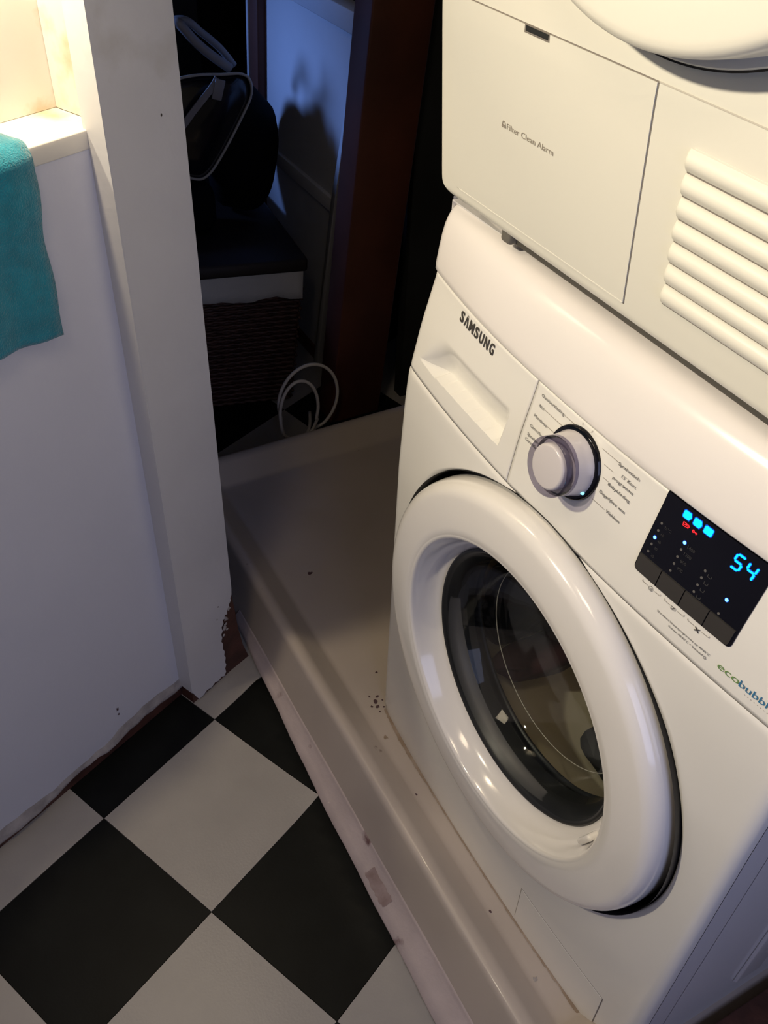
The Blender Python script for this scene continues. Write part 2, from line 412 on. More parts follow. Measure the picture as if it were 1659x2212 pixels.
# rough bulging plaster edge along the foot of the wall
vs = []; fs = []; prof = [(0.0, 0.024), (0.0015, 0.018), (0.004, 0.010), (0.0055, 0.004), (0.003, -0.001), (-0.004, -0.003)]
for k, s in enumerate(xs):
    wv = 0.7 + 0.35 * sin(s * 37) + random.uniform(-.15, .25)
    for o_, dz in prof: vs.append(WP(s, o_ * wv, low[k] + dz * (0.75 + 0.3 * sin(s * 23 + 1)) + random.uniform(-.0008, .0008)))
n = len(prof)
for k in range(len(xs) - 1):
    for q in range(n - 1): fs.append((k * n + q, k * n + n + q, k * n + n + q + 1, k * n + q + 1))
plabel(meshobj('plaster_edge', vs, fs, M['chip'], wl, True), 'chipped rough plaster edge at the foot of the wall')
wbox('wall_core', -1.3, 0.3998, -0.10, -0.0125, FZ, 0.858, M['wall'], wl)
wbox('niche_base', -1.3, 0.25, -0.80, -0.1002, FZ, 0.8803, M['ledge'], wl)
wbox('niche_back', -1.3, 0.28, -0.84, -0.8002, FZ, 2.15, M['ledge'], wl)
wbox('niche_side', 0.2502, 0.28, -0.80, -0.1202, FZ, 2.15, M['ledge'], wl)
ledge = wbox('ledge', -1.1, 0.3810, -0.10, 0.001, 0.8605, 0.8805, M['ledge'], wl, 0.0015)
plabel(ledge, 'white painted ledge with brown stain in its corner')
wbox('alcove_back', 0.25, 0.40, -0.12, -0.075, 0.881, 2.15, M['ledge'], wl)
wbox('alcove_reveal', 0.380, 0.40, -0.0745, -0.002, 0.881, 2.15, M['ledge'], wl)
# stains
def wall_spot(cs, cz, r, off=0.0006):
    vs = [WP(cs, off, cz)]; nn = 11
    for k in range(nn):
        a = 2 * pi * k / nn; rr = r * random.uniform(.5, 1.2); vs.append(WP(cs + rr * cos(a) * .6, off, cz + rr * sin(a)))
    return meshobj('scuff_mark', vs, [(0, 1 + k, 1 + (k + 1) % nn) for k in range(nn)], M['mould'], wl)
wall_spot(0.236, 0.030, .0045); wall_spot(0.2365, 0.017, .003)
bb = empty('baseboard_left'); tag(bb, kind='structure')
wbox('board', -1.1, 0.361, -0.012, -0.002, FZ - .004, -0.030, M['brown'], bb)
# door casing post
post = empty('trim_1'); tag(post, kind='structure')
wbox('post_core', 0.3605, 0.466, -0.001, 0.0275, FZ, 2.15, M['brown'], post)
wbox('door_jamb', 0.4005, 0.464, -0.12, -0.0012, FZ, 2.15, M['paint'], post)
# white paint skin, peeled at lower right
edge = [(.465, 2.15), (.4655, 1.0), (.466, .30), (.4665, .134), (.4655, .122), (.462, .116), (.463, .110), (.457, .104), (.4585, .098), (.4525, .094), (.452, .086), (.447, .088), (.4455, .080), (.441, .081), (.442, .072),
        (.437, .066), (.4385, .056), (.4345, .050), (.436, .041), (.433, .034), (.436, .026), (.4345, .014), (.438, .004), (.436, -.004), (.4385, -.012), (.436, -.022), (.438, -.030), (.4345, -.038), (.436, -.047), (.431, -.055), (.4245, -.050), (.417, -.0545), (.409, -.0505), (.401, -.0555), (.39, -.0525), (.380, -.0575), (.371, -.0575), (.366, -.046), (.3600, -.030)]
left = [(.3600, 0.1), (.3600, .88), (.3600, 2.15)]
poly = edge + left
fr = [WP(s, .0300, z) for s, z in poly]; bk = [WP(s, .0272, z) for s, z in poly]
plabel(prism('paint_layer', bk, fr, M['paint'], post), 'peeling white paint over the brown wood')
wbox('post_side', 0.3585, 0.3603, -0.004, 0.0298, -0.030, 2.15, M['paint'], post)
foot = [(.432, FZ), (.493, FZ), (.482, -.02), (.474, .035), (.4715, .075), (.4668, .12), (.45, .12)]
prism('foot_block', [WP(s, -.02, z) for s, z in foot], [WP(s, .0278, z) for s, z in foot], M['brown'], post)
def pflake(s, z, r):
    vs = [WP(s, .0316, z)]; nn = 7
    for k in range(nn):
        a = 2 * pi * k / nn; rr = r * random.uniform(.5, 1.3); vs.append(WP(s + rr * cos(a), .0302, z + rr * sin(a)))
    return meshobj('paint_flake', vs, [(0, 1 + k, 1 + (k + 1) % nn) for k in range(nn)], M['chip'], post)
for s, z, r in ((.449, .078, .005), (.443, .060, .006), (.446, .066, .004), (.440, .045, .004), (.457, .095, .004), (.429, .092, .0016), (.448, .052, .003)): pflake(s, z, r)
def hole(s, z, r):
    return meshobj('nail_hole', [WP(s + r * .7 * cos(2 * pi * k / 8), .0303, z + r * sin(2 * pi * k / 8)) for k in range(8)], [tuple(range(8))], M['print'], post)
hole(.4345, .884, .0018); hole(.4345, .118, .0016)

# room shell
box('ceiling', (-2.3, -1.8, 2.15), (1.75, 0.75, 2.2), M['wall'])['kind'] = 'structure'
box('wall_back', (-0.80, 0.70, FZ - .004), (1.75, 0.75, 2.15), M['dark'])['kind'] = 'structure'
box('wall_front', (-2.3, -1.85, FZ - .004), (1.75, -1.80, 2.15), M['wall'])['kind'] = 'structure'
wr = empty('wall_right'); wr['kind'] = 'structure'
for nm, p0, p1 in (('lower_wall', (1.70, -1.8, FZ - .004), (1.75, .70, .45)), ('upper_wall', (1.70, -1.8, 1.62), (1.75, .70, 2.15)), ('side_wall', (1.70, .20, .45), (1.75, .70, 1.62)), ('side_wall', (1.70, -1.8, .45), (1.75, -.80, 1.62))):
    box(nm, p0, p1, M['wall'], wr)
# back room
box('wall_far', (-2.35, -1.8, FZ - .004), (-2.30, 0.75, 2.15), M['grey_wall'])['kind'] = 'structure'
d1 = empty('door_1'); d1['kind'] = 'structure'
box('door_leaf', (-2.30, 0.56, FZ), (-2.26, 0.75, 1.95), M['dark_brown'], d1, 0.004)
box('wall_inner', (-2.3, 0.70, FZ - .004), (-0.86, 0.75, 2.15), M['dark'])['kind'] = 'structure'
# low white panel wall with rails; its right edge slants along the leaning brown post
pw = empty('wall_panelled'); pw['kind'] = 'structure'
Yp = 0.39
def pr(name, pts, y0, y1, m, bevel=0.0): return prism(name, [(x, y1, z) for x, z in pts], [(x, y0, z) for x, z in pts], m, pw, bevel)
pr('panel', [(-1.40, FZ), (-1.050, FZ), (-0.962, .392), (-0.856, .752), (-1.40, .752)], Yp, Yp + .02, M['panel'])
pr('top_rail', [(-1.40, .752), (-0.856, .752), (-0.846, .792), (-1.40, .792)], Yp - .012, Yp + .03, M['panel'], .002)
pr('middle_rail', [(-1.40, .372), (-0.975, .372), (-0.965, .404), (-1.40, .404)], Yp - .010, Yp + .001, M['panel'], .002)
pr('foot_rail', [(-1.40, FZ), (-1.06, FZ), (-1.053, -.025), (-1.40, -.025)], Yp - .008, Yp + .001, M['brown_post'], .002)
pr('edge_strip', [(-1.066, FZ), (-1.043, FZ), (-0.948, .405), (-0.846, .775), (-0.858, .775), (-0.965, .405)], Yp - .014, Yp + .001, M['panel'], .002)
fp = empty('trim_2'); fp['kind'] = 'structure'
prism('frame_post', [(-1.445, Yp - .02, FZ), (-1.395, Yp - .02, FZ), (-1.395, Yp + .02, FZ), (-1.445, Yp + .02, FZ)], [(-1.340, Yp - .02, 1.1), (-1.290, Yp - .02, 1.1), (-1.290, Yp + .02, 1.1), (-1.340, Yp + .02, 1.1)], M['brown_post'], fp, .003)
prism('frame_edge', [(-1.458, Yp - .022, FZ), (-1.446, Yp - .022, FZ), (-1.446, Yp + .02, FZ), (-1.458, Yp + .02, FZ)], [(-1.353, Yp - .022, 1.1), (-1.341, Yp - .022, 1.1), (-1.341, Yp + .02, 1.1), (-1.353, Yp + .02, 1.1)], M['panel'], fp, .002)
bp = empty('trim_3'); bp['kind'] = 'structure'
k0, k1 = -.06, 1.30
def lean(y, z): return y + (z + .06) * 0.0905
prism('post', [(-.87, lean(.296, k0), k0), (-.80, lean(.296, k0), k0), (-.80, lean(.424, k0), k0), (-.87, lean(.424, k0), k0)],
      [(-.87, lean(.296, k1), k1), (-.80, lean(.296, k1), k1), (-.80, lean(.428, k1), k1), (-.87, lean(.428, k1), k1)], M['brown_post'], bp, .004)
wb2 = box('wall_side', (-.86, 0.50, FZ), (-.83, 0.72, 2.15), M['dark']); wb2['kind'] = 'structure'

# ================================================================ DRIP TRAY
tray = empty('drip_tray')
tag(tray, 'beige plastic drip tray with raised rim under the washing machine', 'tray')
def tray_path(d):
    """rounded rectangle offset outward by d from the rim centre line"""
    X0, X1, Y0, Y1, r = -0.668 - d, 0.578 + d, -0.088 - d, 0.63 + d, max(0.008, 0.016 + d)
    P = []
    for cx, cy, a0 in ((X1 - r, Y0 + r, 270), (X1 - r, Y1 - r, 0), (X0 + r, Y1 - r, 90), (X0 + r, Y0 + r, 180)):
        for k in range(9): a = radians(a0 + 90 * k / 8); P.append((cx + r * cos(a), cy + r * sin(a)))
    # densify straight sides
    out = []
    for i, (a, b) in enumerate(zip(P, P[1:] + P[:1])):
        out.append(a)
        if i % 9 == 8:
            for k in range(1, 24): out.append((a[0] + (b[0] - a[0]) * k / 24, a[1] + (b[1] - a[1]) * k / 24))
    return out
prof = [(-.30, 0.0), (-.056, 0.0), (-.050, .0008), (-.045, .004), (-.022, .026), (-.014, .0345), (-.0095, .0385), (-.004, .0405), (0.001, .0408), (.006, .0395), (.0095, .036), (.0115, .030), (.020, .004), (.030, -.028), (.036, -.042), (.038, -.052)]
vs = []; fs = []; n = None
for d, z in prof:
    P = tray_path(d); n = len(P)
    for k, (x, y) in enumerate(P): vs.append((x, y, z + (0.0006 * sin(x * 31) + 0.0005 * sin(x * 12.3 + 1) if z > .02 else 0)))
for q in range(len(prof) - 1):
    for k in range(n): fs.append((q * n + k, (q + 1) * n + k, (q + 1) * n + (k + 1) % n, q * n + (k + 1) % n))
fs.append(tuple(range(n)))
bm = bmesh.new(); bv = [bm.verts.new(v) for v in vs]
for f in fs: bm.faces.new([bv[i] for i in f])
bmobj('basin', bm, M['tray'], tray, True)
# sealant strip in front of the tray
vs = []; fs = []; xs = frange(-.325, .60, 140)
for k, x in enumerate(xs):
    y0 = lerp(x, [-.325, .07, .66], [-.1335, -.152, -.163]) + .0005 * sin(x * 41) + random.uniform(-.0002, .0002)
    y1 = -.1225 + .0015 * sin(x * 29)
    for y, z in ((y0, FZ + lift(x, y0) + .0004), (y0 + .001, FZ + lift(x, y0) + .0030), ((y0 + y1) / 2 - .004, FZ + .0130), (-.1270, -.0435), (-.1237, -.0375 + .0008 * sin(x * 23)), (-.1190, -.0330), (-.1190, FZ)): vs.append((x, y, z))
for k in range(len(xs) - 1):
    for q in range(6): fs.append((k * 7 + q, k * 7 + 7 + q, k * 7 + 8 + q, k * 7 + q + 1))
plabel(meshobj('sealant_strip', vs, fs, M['sealant'], tray, True), 'grimy off-white sealant strip along the floor')
vs = []; fs = []; xs = frange(.012, .60, 140)
for k, x in enumerate(xs):
    yb = -.012 * (1 - abs(2 * x / .6 - 1) ** 2.2) - .0005; wv = .0022 + .0030 * max(0, sin(x * 19) * sin(x * 7.3 + 1)) + random.uniform(0, .0014)
    vs += [(x, yb, .0016), (x, yb - wv, .0007)]
for k in range(len(xs) - 1): fs.append((2 * k, 2 * k + 2, 2 * k + 3, 2 * k + 1))
plabel(meshobj('grime_line', vs, fs, M['grime'], tray), 'brown grime line along the foot of the washing machine')
vs = []; fs = []
for k in range(15):
    x = .222 + .056 * k / 14; y0 = lerp(x, [-.325, .07, .66], [-.1335, -.152, -.163])
    for q in range(5):
        t = .22 + .56 * q / 4 + random.uniform(-.05, .05); y = y0 + (-.127 - y0) * t; za = FZ + lift(x, y0) + .0030
        vs.append((x + random.uniform(-.001, .001), y, za + (-.0435 - za) * t + .0016))
for k in range(14):
    for q in range(4): fs.append((k * 5 + q, k * 5 + q + 1, k * 5 + 6 + q, k * 5 + 5 + q))
plabel(meshobj('stain_patch', vs, fs, mat('brown_stain', (.24, .17, .16), .8, var2=(.36, .28, .27), vscale=60), tray), 'reddish brown stain on the sealant')
def tray_spot(x, y, r, z=.0006, m='mould'):
    vs = [(x, y, z)]; nn = 9
    for k in range(nn):
        a = 2 * pi * k / nn; rr = r * random.uniform(.45, 1.25); vs.append((x + rr * cos(a), y + rr * sin(a), z))
    return meshobj('mould_spot', vs, [(0, 1 + k, 1 + (k + 1) % nn) for k in range(nn)], M[m], tray)
for dx, dy, r in ((0, 0, .0035), (.008, -.001, .0028), (-.006, .006, .0025), (.002, .009, .0018), (.012, .006, .0015), (-.010, -.003, .0016), (.005, -.008, .0020), (.016, -.002, .0014)):
    tray_spot(-.008 + dx * 1.3, -.010 + dy * 1.3, r * 1.25)
tray_spot(.128, -.040, .002); tray_spot(.17, -.036, .0022); tray_spot(-.32, .02, .0048); tray_spot(-.06, .02, .0022); tray_spot(.06, -.028, .0045, m='grime'); tray_spot(.37, -.035, .003); tray_spot(.47, -.032, .0032, m='chip')

# ================================================================ WASHING MACHINE
wm = empty('washing_machine')
tag(wm, 'white front-loading washing machine with a round door and black display, standing in the drip tray', 'washing machine')
DC = (0.3005, 0.3938)   # door centre
F0 = lambda x, z: WY(x, z) + edge_round(x, .012)
# cabinet: side and back shell with two pressed ribs on the right side
def shell(name, x0, x1, y0, y1, z0, z1, m, parent, rib=True):
    bm = bmesh.new(); t = .0015   # open towards the front: five thin sheets
    for p0, p1 in (((x0, y0, z0), (x0 + t, y1, z1)), ((x1 - t, y0, z0), (x1, y1, z1)), ((x0 + t, y0, z1 - t), (x1 - t, y1, z1)), ((x0 + t, y0, z0), (x1 - t, y1, z0 + t)), ((x0 + t, y1 - t, z0 + t), (x1 - t, y1, z1 - t))):
        add_box(bm, p0, p1)
    return bmobj(name, bm, m, parent)
shell('cabinet', 0.0, 0.6, 0.045, 0.60, 0.0, 0.8345, M['enamel_side'], wm)
# front corner returns joining front sheet to cabinet
for xx, sgn in ((0.0, 1), (0.6, -1)):
    vs = []; fs = []; zs = frange(0.002, 0.838, 60)
    for z in zs: vs += [(xx, F0(xx, z), z), (xx, .046, z)]
    for k in range(len(zs) - 1): fs.append((2 * k, 2 * k + 1, 2 * k + 3, 2 * k + 2))
    meshobj('side_return', vs, fs, M['enamel_side'], wm)
for y0 in (.16, .26):
    bm = bmesh.new(); add_box(bm, (.598, y0, .06), (.6045, y0 + .045, .76), .004, 3); bmobj('side_rib', bm, M['enamel_side'], wm, True)
# front sheet with the round door opening
RB = .2565
def front_y(x, z):
    y = F0(x, z) - .0012
    if z > .640: y += .0016 * ((z - .640) / .005) ** 2
    return y
def rect_pt(a):
    dx, dz = cos(a), sin(a); t = 1e9
    for lim, c, d in ((0.6, DC[0], dx), (0.0, DC[0], dx), (0.645, DC[1], dz), (0.002, DC[1], dz)):
        if abs(d) > 1e-9:
            q = (lim - c) / d
            if q > 0: t = min(t, q)
    return t
angs = set(round(2 * pi * k / 288, 6) for k in range(288))
for X, Z in ((0.6, .645), (0, .645), (0, .002), (.6, .002)): angs.add(round(math.atan2(Z - DC[1], X - DC[0]) % (2 * pi), 6))
angs = sorted(angs); ts = [0, .01, .05, .12, .22, .34, .46, .58, .68, .77, .84, .90, .94, .97, .99, 1.0]
vs = []; fs = []; nt_ = len(ts)
for a in angs:
    T = rect_pt(a)
    for t in ts:
        r = RB + (T - RB) * t; x = DC[0] + r * cos(a); z = DC[1] + r * sin(a); x = min(max(x, 0), .6); z = min(z, .645)
        vs.append((x, front_y(x, z) + (.0015 if t == 0 else 0), z))
for k in range(len(angs)):
    k2 = (k + 1) % len(angs)
    for i in range(nt_ - 1): fs.append((k * nt_ + i, k2 * nt_ + i, k2 * nt_ + i + 1, k * nt_ + i + 1))
meshobj('front_panel', vs, fs, M['enamel'], wm, True)
lathe('door_recess', [(RB, .018), (RB - .001, .010), (RB - .001, -.03), (.16, -.03)], (DC[0], 0, DC[1]), (0, -1, 0), M['black'], wm, 128)
# thin dark seam strip under the control panel edge and at the base
# service hatch
hx0, hx1, hz0, hz1 = .3925, .5485, .012, .0865
hp = [(hx0 + .003, hz0), (hx1 + .001, hz0), (hx1 - .001, hz1), (hx0 + .001, hz1)]
def quadpts(P, n=8):
    out = []
    for a, b in zip(P, P[1:] + P[:1]):
        for k in range(n): out.append((a[0] + (b[0] - a[0]) * k / n, a[1] + (b[1] - a[1]) * k / n))
    return out
Ff = lambda x, z: front_y(x, z)
outline_patch('hatch_gap', quadpts([(hx0 - .0005, hz0), (hx1 + .0005, hz0), (hx1 - .0002, hz1 + .0003), (hx0 - .0008, hz1 + .0003)]), Ff, M['seam'], wm, -.0003, .001)
outline_patch('service_hatch', quadpts([(hx0 + .0006, hz0 - .0005), (hx1 - .0008, hz0 - .0005), (hx1 - .0014, hz1 - .0004), (hx0 + .0004, hz1 - .0004)]), Ff, M['enamel'], wm, -.0008, .001)
# control panel: detergent drawer front and fascia
def pocket(x, z):
    zt, zb = lerp(x, [.03, .21], [.7125, .7155]), lerp(x, [.02, .21], [.6668, .6715])
    xr = lerp(z, [.6714, .7153], [.2054, .2097])
    if not (zb <= z <= zt) or x > xr or x < .022: return 0
    t = (zt - z) / (zt - zb); xl = .022 + .045 * (1 - t) ** .8 * 0.7
    ex = min(1, max(0, (x - xl) / .05)); ex = ex * ex * (3 - 2 * ex)
    er = min(1, max(0, (xr - x) / .007))
    return .020 * (t * t * (3 - 2 * t)) ** .8 * ex * er
FD = lambda x, z: F0(x, z) + pocket(x, z)
FS = lambda x, z: F0(x, z)
zs = frange(.6462, .665, 6) + [.6665] + frange(.668, .6725, 10) + frange(.6735, .716, 30) + frange(.718, .7603, 12)
xs = [0, .0005, .0015, .003, .005, .008, .012, .016, .02] + frange(.022, .195, 90) + frange(.197, .212, 16) + frange(.215, .2320, 5)
vs = []
drawer = grid('detergent_drawer', xs, zs, FD, M['enamel'], wm, 0, .004)
plabel(drawer, 'detergent drawer front with a scooped finger grip')
xs = frange(.2329, .58, 110) + [.584, .588, .592, .595, .5975, .599, .5997, .6]
fascia = grid('fascia', xs, frange(.6462, .7603, 36), FS, M['enamel'], wm, 0, .004)
grid('seam_backing', frange(0.0005, .5995, 90), [.6430, .6475], FS, M['seam_light'], wm, .0022)
grid('seam_backing', frange(0.0005, .5995, 90), [.7590, .7640], FS, M['seam'], wm, .0022)
grid('seam_backing', [.2310, .2340], frange(.6440, .7620, 16), FS, M['seam'], wm, .0014)
# lid
def lid_rows():
    rows = []
    for z, dy in ((.7618, .003), (.7616, .0005), (.7622, -.0016), (.764, -.0030), (.770, -.0040), (.785, -.0042), (.800, -.0040), (.812, -.0030), (.819, -.0008), (.8255, .0030), (.830, .0085), (.833, .0150), (.8348, .0235), (.8360, .034)):
        rows.append((z, dy))
    return rows
xs = [-.0035, -.0030, -.0018, .0002, .003, .007, .012, .018, .026] + frange(.035, .565, 70) + [.574, .582, .588, .593, .597, .5998, .6018, .603, .6035]
vs = []; fs = []; rows = lid_rows(); nx = len(xs)
def lid_er(x): return edge_round(x, .015, -.0036, .6036)
for z, dy in rows:
    for x in xs:
        xx = min(max(x, 0), .6)
        rz = lerp(z, [.80, .8392], [0, 1]); e = edge_round(x, .012, -.0036, .6036)
        vs.append((x, WY(xx, min(z, .816)) + dy + lid_er(x) , z - (e * .55 * rz)))
for x in xs: vs.append((x, .12, .8385 - edge_round(x, .012, -.0036, .6036) * .5))
for x in xs: vs.append((x, .60, .8385 - edge_round(x, .012, -.0036, .6036) * .5))
nr = len(rows) + 2
for j in range(nr - 1):
    for i in range(nx - 1): fs.append((j * nx + i, j * nx + i + 1, (j + 1) * nx + i + 1, (j + 1) * nx + i))
# side skirts
for i in (0, nx - 1):
    base = len(vs); col = [j * nx + i for j in range(nr)]
    for c in col: vs.append((vs[c][0] + (.004 if i == 0 else -.004), vs[c][1] + .006 if c < (nr - 2) * nx else vs[c][1], .7615))
    for q in range(nr - 1): fs.append((col[q], col[q + 1], base + q + 1, base + q))
plabel(meshobj('top_lid', vs, fs, M['lid'], wm, True), 'glossy white rounded lid edge')
# lettering and prints
for k_, (ch, cx_, cw_) in enumerate((('S', .0042, .0078), ('\u039b', .0148, .0086), ('M', .0262, .0100), ('S', .0376, .0078), ('U', .0480, .0080), ('N', .0588, .0082), ('G', .0698, .0082))):
    text_on('lettering', ch, .0835 + cx_, .7442, .0112, cw_, FS, M['print'], wm, bold=0.030, align='CENTER')
tt = .0030
prn = []
def dial_label(s, x, z, wd, align='LEFT'): text_on('printed_text', s, x, z - .0015, tt, wd, FS, M['print'], wm, align=align)
dial_label('Outdoorkleding', .2432, .7520, .0345); dial_label('Wol', .2431, .7417, .0085); dial_label('Handwas', .2424, .7303, .0200)
dial_label('Centrifugeren', .2417, .7190, .0300); dial_label('Spoelen+', .2419, .7100, .0200); dial_label('Centrifugeren', .2411, .7043, .0300)
RX = .3790
dial_label('Synthetisch', RX, .7511, .0256, 'RIGHT'); dial_label("15' Kort", RX, .7433, .0176, 'RIGHT'); dial_label('programma', RX, .7369, .0256, 'RIGHT')
dial_label('Babykleding', RX, .7290, .0272, 'RIGHT'); dial_label('Dagelijkse was', RX, .7177, .0325, 'RIGHT'); dial_label('Vlekken', RX - .001, .7069, .0175, 'RIGHT')
for P in (((.2785, .7516), (.2937, .7516)), ((.2525, .7417), (.2816, .7417)), ((.2633, .7303), (.2745, .7303)), ((.3318, .7514), (.3530, .7514)), ((.3402, .7407), (.3510, .7407)), ((.3440, .7302), (.3508, .7302)), ((.3419, .7063), (.3585, .7063)),
          ((.3015, .7590), (.3020, .7563)), ((.3155, .7590), (.3138, .7563))):
    stroke('printed_line', P, .0004, FS, M['print_light'], wm)
# programme dial
KC = Vector((.3072, FS(.3072, .7205) , .7205)); KA = Vector((0, -1, .17)).normalized()
dial = lathe('program_dial', [(0, -.002), (.0300, -.002), (.0300, .003), (.0290, .0045), (.0283, .012), (.0275, .018), (.0272, .022)], KC, KA, M['knob_grey'], wm, 96)
lathe('dial_base_ring', [(.0345, -.001), (.0340, .0022), (.0330, .0030), (.0295, .0030)], KC, KA, M['gloss_black'], dial, 96)
lathe('dial_cap', [(.0213, .019), (.0213, .0285), (.0208, .0300), (.0195, .0310), (.0185, .0312), (.0, .0309)], KC, KA, M['knob_grey'], dial, 96)
lathe('clear_rim', [(.0276, .0185), (.0276, .0295), (.0270, .0305), (.0258, .0308), (.0252, .0295), (.0250, .0190)], KC, KA, M['clear'], dial, 96)
lathe('rim_well', [(.0250, .0195), (.0213, .0195)], KC, KA, M['knob_grey'], dial, 96)
# blue pointer lamp on the dial edge
ang = math.radians(-31)
uu = Vector((1, 0, 0)); vv = Vector((0, KA.z, -KA.y)).normalized()
pt = KC + uu * .0292 * cos(ang) + vv * .0292 * sin(ang) + KA * .0035
bm = bmesh.new(); bmesh.ops.create_icosphere(bm, subdivisions=2, radius=.0020); bmesh.ops.translate(bm, verts=bm.verts, vec=pt); plabel(bmobj('pointer_lamp', bm, M['cyan_white'], dial, True), 'lit blue pointer lamp')
# display
DX0, DX1, DZ0, DZ1 = .4080, .5128, .6815, .7603
disp = outline_patch('display', rrect(DX0, DX1, DZ0, DZ1, .0045, 5, 0.0, (0, 0, 1, 1)), FS, M['gloss_black'], wm, -.0008, .0020, rings=6)
plabel(disp, 'glossy black display with lit blue digits')
bw = (.5108 - .4088) / 4
for k in range(4):
    x0 = .4088 + bw * k
    cc = (0, 0, 1, 0) if k == 0 else ((0, 0, 0, 1) if k == 3 else (0, 0, 0, 0))
    P = rrect(x0 + .0005, x0 + bw - .0005, .6825, .6985, .0035, 4, 0, cc)
    if sum(cc) == 0: P = quadpts(P, 3)
    plabel(outline_patch('button', P, FS, M['button'], disp, -.0018, .0012, rings=3), 'charcoal button')
OE = -.00105
def led(x, z, lit=False, r=.00115):
    outline_patch('indicator_lamp', disc(x, z, r * (1.25 if lit else 1)), FS, M['cyan_white'] if lit else M['grey_led'], disp, OE - .0002 if lit else OE, .0002, rings=1)
    if lit: outline_patch('lamp_glow', disc(x, z, r * 1.7), FS, M['cyan_halo'], disp, OE, .0001, rings=1)
for z in (.7330, .7258, .7188, .7118, .7043): led(.4148, z, z == .7188)
for z in (.7325, .7255, .7183, .7112, .7039): led(.4403, z, z == .7325)
for z in (.7240, .7171, .7098, .7026): led(.4662, z)
led(.4923, .7156, True); led(.4920, .7013)
def dim(s, x, z, h=.0026, wd=None): text_on('unlit_text', s, x, z - .0013, h, wd, FS, M['print_dim'], disp, off=OE)
for s, z in (('95\u00b0C', .7322), ('60', .7250), ('40', .7180), ('30', .7110), ('20', .7035)): dim(s, .4185, z)
for s, z in (('1400', .7312), ('1200', .7244), ('800', .7172), ('400', .7102)): dim(s, .4442, z, .003)
for z in (.7225, .7155, .7085, .7015): stroke('unlit_symbol', ((.4700, z + .0012), (.4700, z - .0012), (.4735, z - .0012), (.4735, z + .0012)), .0006, FS, M['print_dim'], disp, OE)
# three phase arrows
for k, x in enumerate((.4322, .4428, .4534)):
    z = .7535; w_, h_ = .0040, .0033
    P = [(x - w_, z - h_ + .001), (x - w_ + .001, z - h_), (x + w_ - .0015, z - h_), (x + w_, z), (x + w_ - .0015, z + h_), (x - w_ + .001, z + h_), (x - w_, z + h_ - .001)] if k < 2 else [(x - w_, z - h_ + .001), (x - w_ + .001, z - h_), (x + w_ - .001, z - h_), (x + w_, z - h_ + .001), (x + w_, z + h_ - .001), (x + w_ - .001, z + h_), (x - w_ + .001, z + h_), (x - w_, z + h_ - .001)]
    outline_patch('lit_arrow', P, FS, M['cyan'], disp, OE - .0002, .0002, rings=1)
    outline_patch('arrow_glow', [(x + (a - x) * 1.18, z + (b - z) * 1.22) for a, b in P], FS, M['cyan_halo'], disp, OE, .0001, rings=1)
# red symbols: machine and key
def rline(P, wd=.0006): stroke('red_symbol', P, wd, FS, M['red'], disp, OE - .0002)
x, z = .4345, .7458
rline(((x - .0030, z + .0014), (x - .0024, z - .0016), (x + .0002, z - .0016), (x + .0006, z + .0014), (x - .0030, z + .0014)), .0007)
rline(((x - .0018, z - .0004), (x + .0024, z + .0014)), .0008); rline(((x + .0012, z - .0016), (x + .0024, z - .0002), (x + .0020, z + .0016)), .0007); rline(((x + .0024, z - .0016), (x + .0034, z + .0002), (x + .0030, z + .0016)), .0006)
x, z = .4437, .7455
rline(((x - .0024, z), (x - .0014, z + .0011), (x - .0004, z), (x - .0014, z - .0011), (x - .0024, z)), .0010); rline(((x - .0004, z), (x + .0028, z)), .0010); rline(((x + .0018, z), (x + .0018, z - .0013)), .0008)
# seven-segment 54
def seg(cx, cz, on):
    w_, h_ = .0036, .0062; sh = .10
    pts = {'a': ((-w_, 2 * h_), (w_, 2 * h_)), 'f': ((-w_, h_), (-w_, 2 * h_)), 'b': ((w_, h_), (w_, 2 * h_)), 'g': ((-w_, h_), (w_, h_)), 'e': ((-w_, 0), (-w_, h_)), 'c': ((w_, 0), (w_, h_)), 'd': ((-w_, 0), (w_, 0))}
    for s in on:
        (ax, az), (bx, bz) = pts[s]; a = Vector((ax, az)); b = Vector((bx, bz)); d = (b - a).normalized(); a += d * .0009; b -= d * .0009
        q = Vector((-d.y, d.x))
        for wd, mm, oo, nm in ((.00085, 'cyan', OE - .0002, 'lit_segment'), (.0014, 'cyan_halo', OE, 'segment_glow')):
            ex = .0006 if mm == 'cyan' else .0011
            P = [a - d * ex, a + q * wd, b + q * wd, b + d * ex, b - q * wd, a - q * wd]
            outline_patch(nm, [(cx + p.x + sh * p.y, cz + p.y) for p in P], FS, M[mm], disp, oo, .0001, rings=1)
seg(.4848, .7410, 'afgcd'); seg(.4964, .7410, 'fgbc')
# prints under the display
for x0, x1 in ((.4212, .4415), (.4466, .4680), (.4722, .4945)):
    m_ = (x0 + x1) / 2; z = .6775
    stroke('printed_bracket', ((x0, z + .0012), (x0, z - .0006), (m_ - .0040, z - .0006)), .0004, FS, M['print_light'], wm)
    stroke('printed_bracket', ((m_ + .0040, z - .0006), (x1, z - .0006), (x1, z + .0012)), .0004, FS, M['print_light'], wm)
def ring(cx, cz, r, n=14): return [(cx + r * cos(2 * pi * k / n), cz + r * sin(2 * pi * k / n)) for k in range(n + 1)]
stroke('printed_symbol', ring(.4313, .6766, .0021), .0004, FS, M['print'], wm); stroke('printed_symbol', ((.4302, .6766), (.4313, .6758), (.4325, .6772)), .0004, FS, M['print'], wm)
x, z = .4570, .6762
stroke('printed_symbol', ((x - .0026, z + .0012), (x - .0020, z - .0014), (x + .0002, z - .0014), (x + .0008, z + .0012), (x - .0026, z + .0012)), .0004, FS, M['print'], wm)
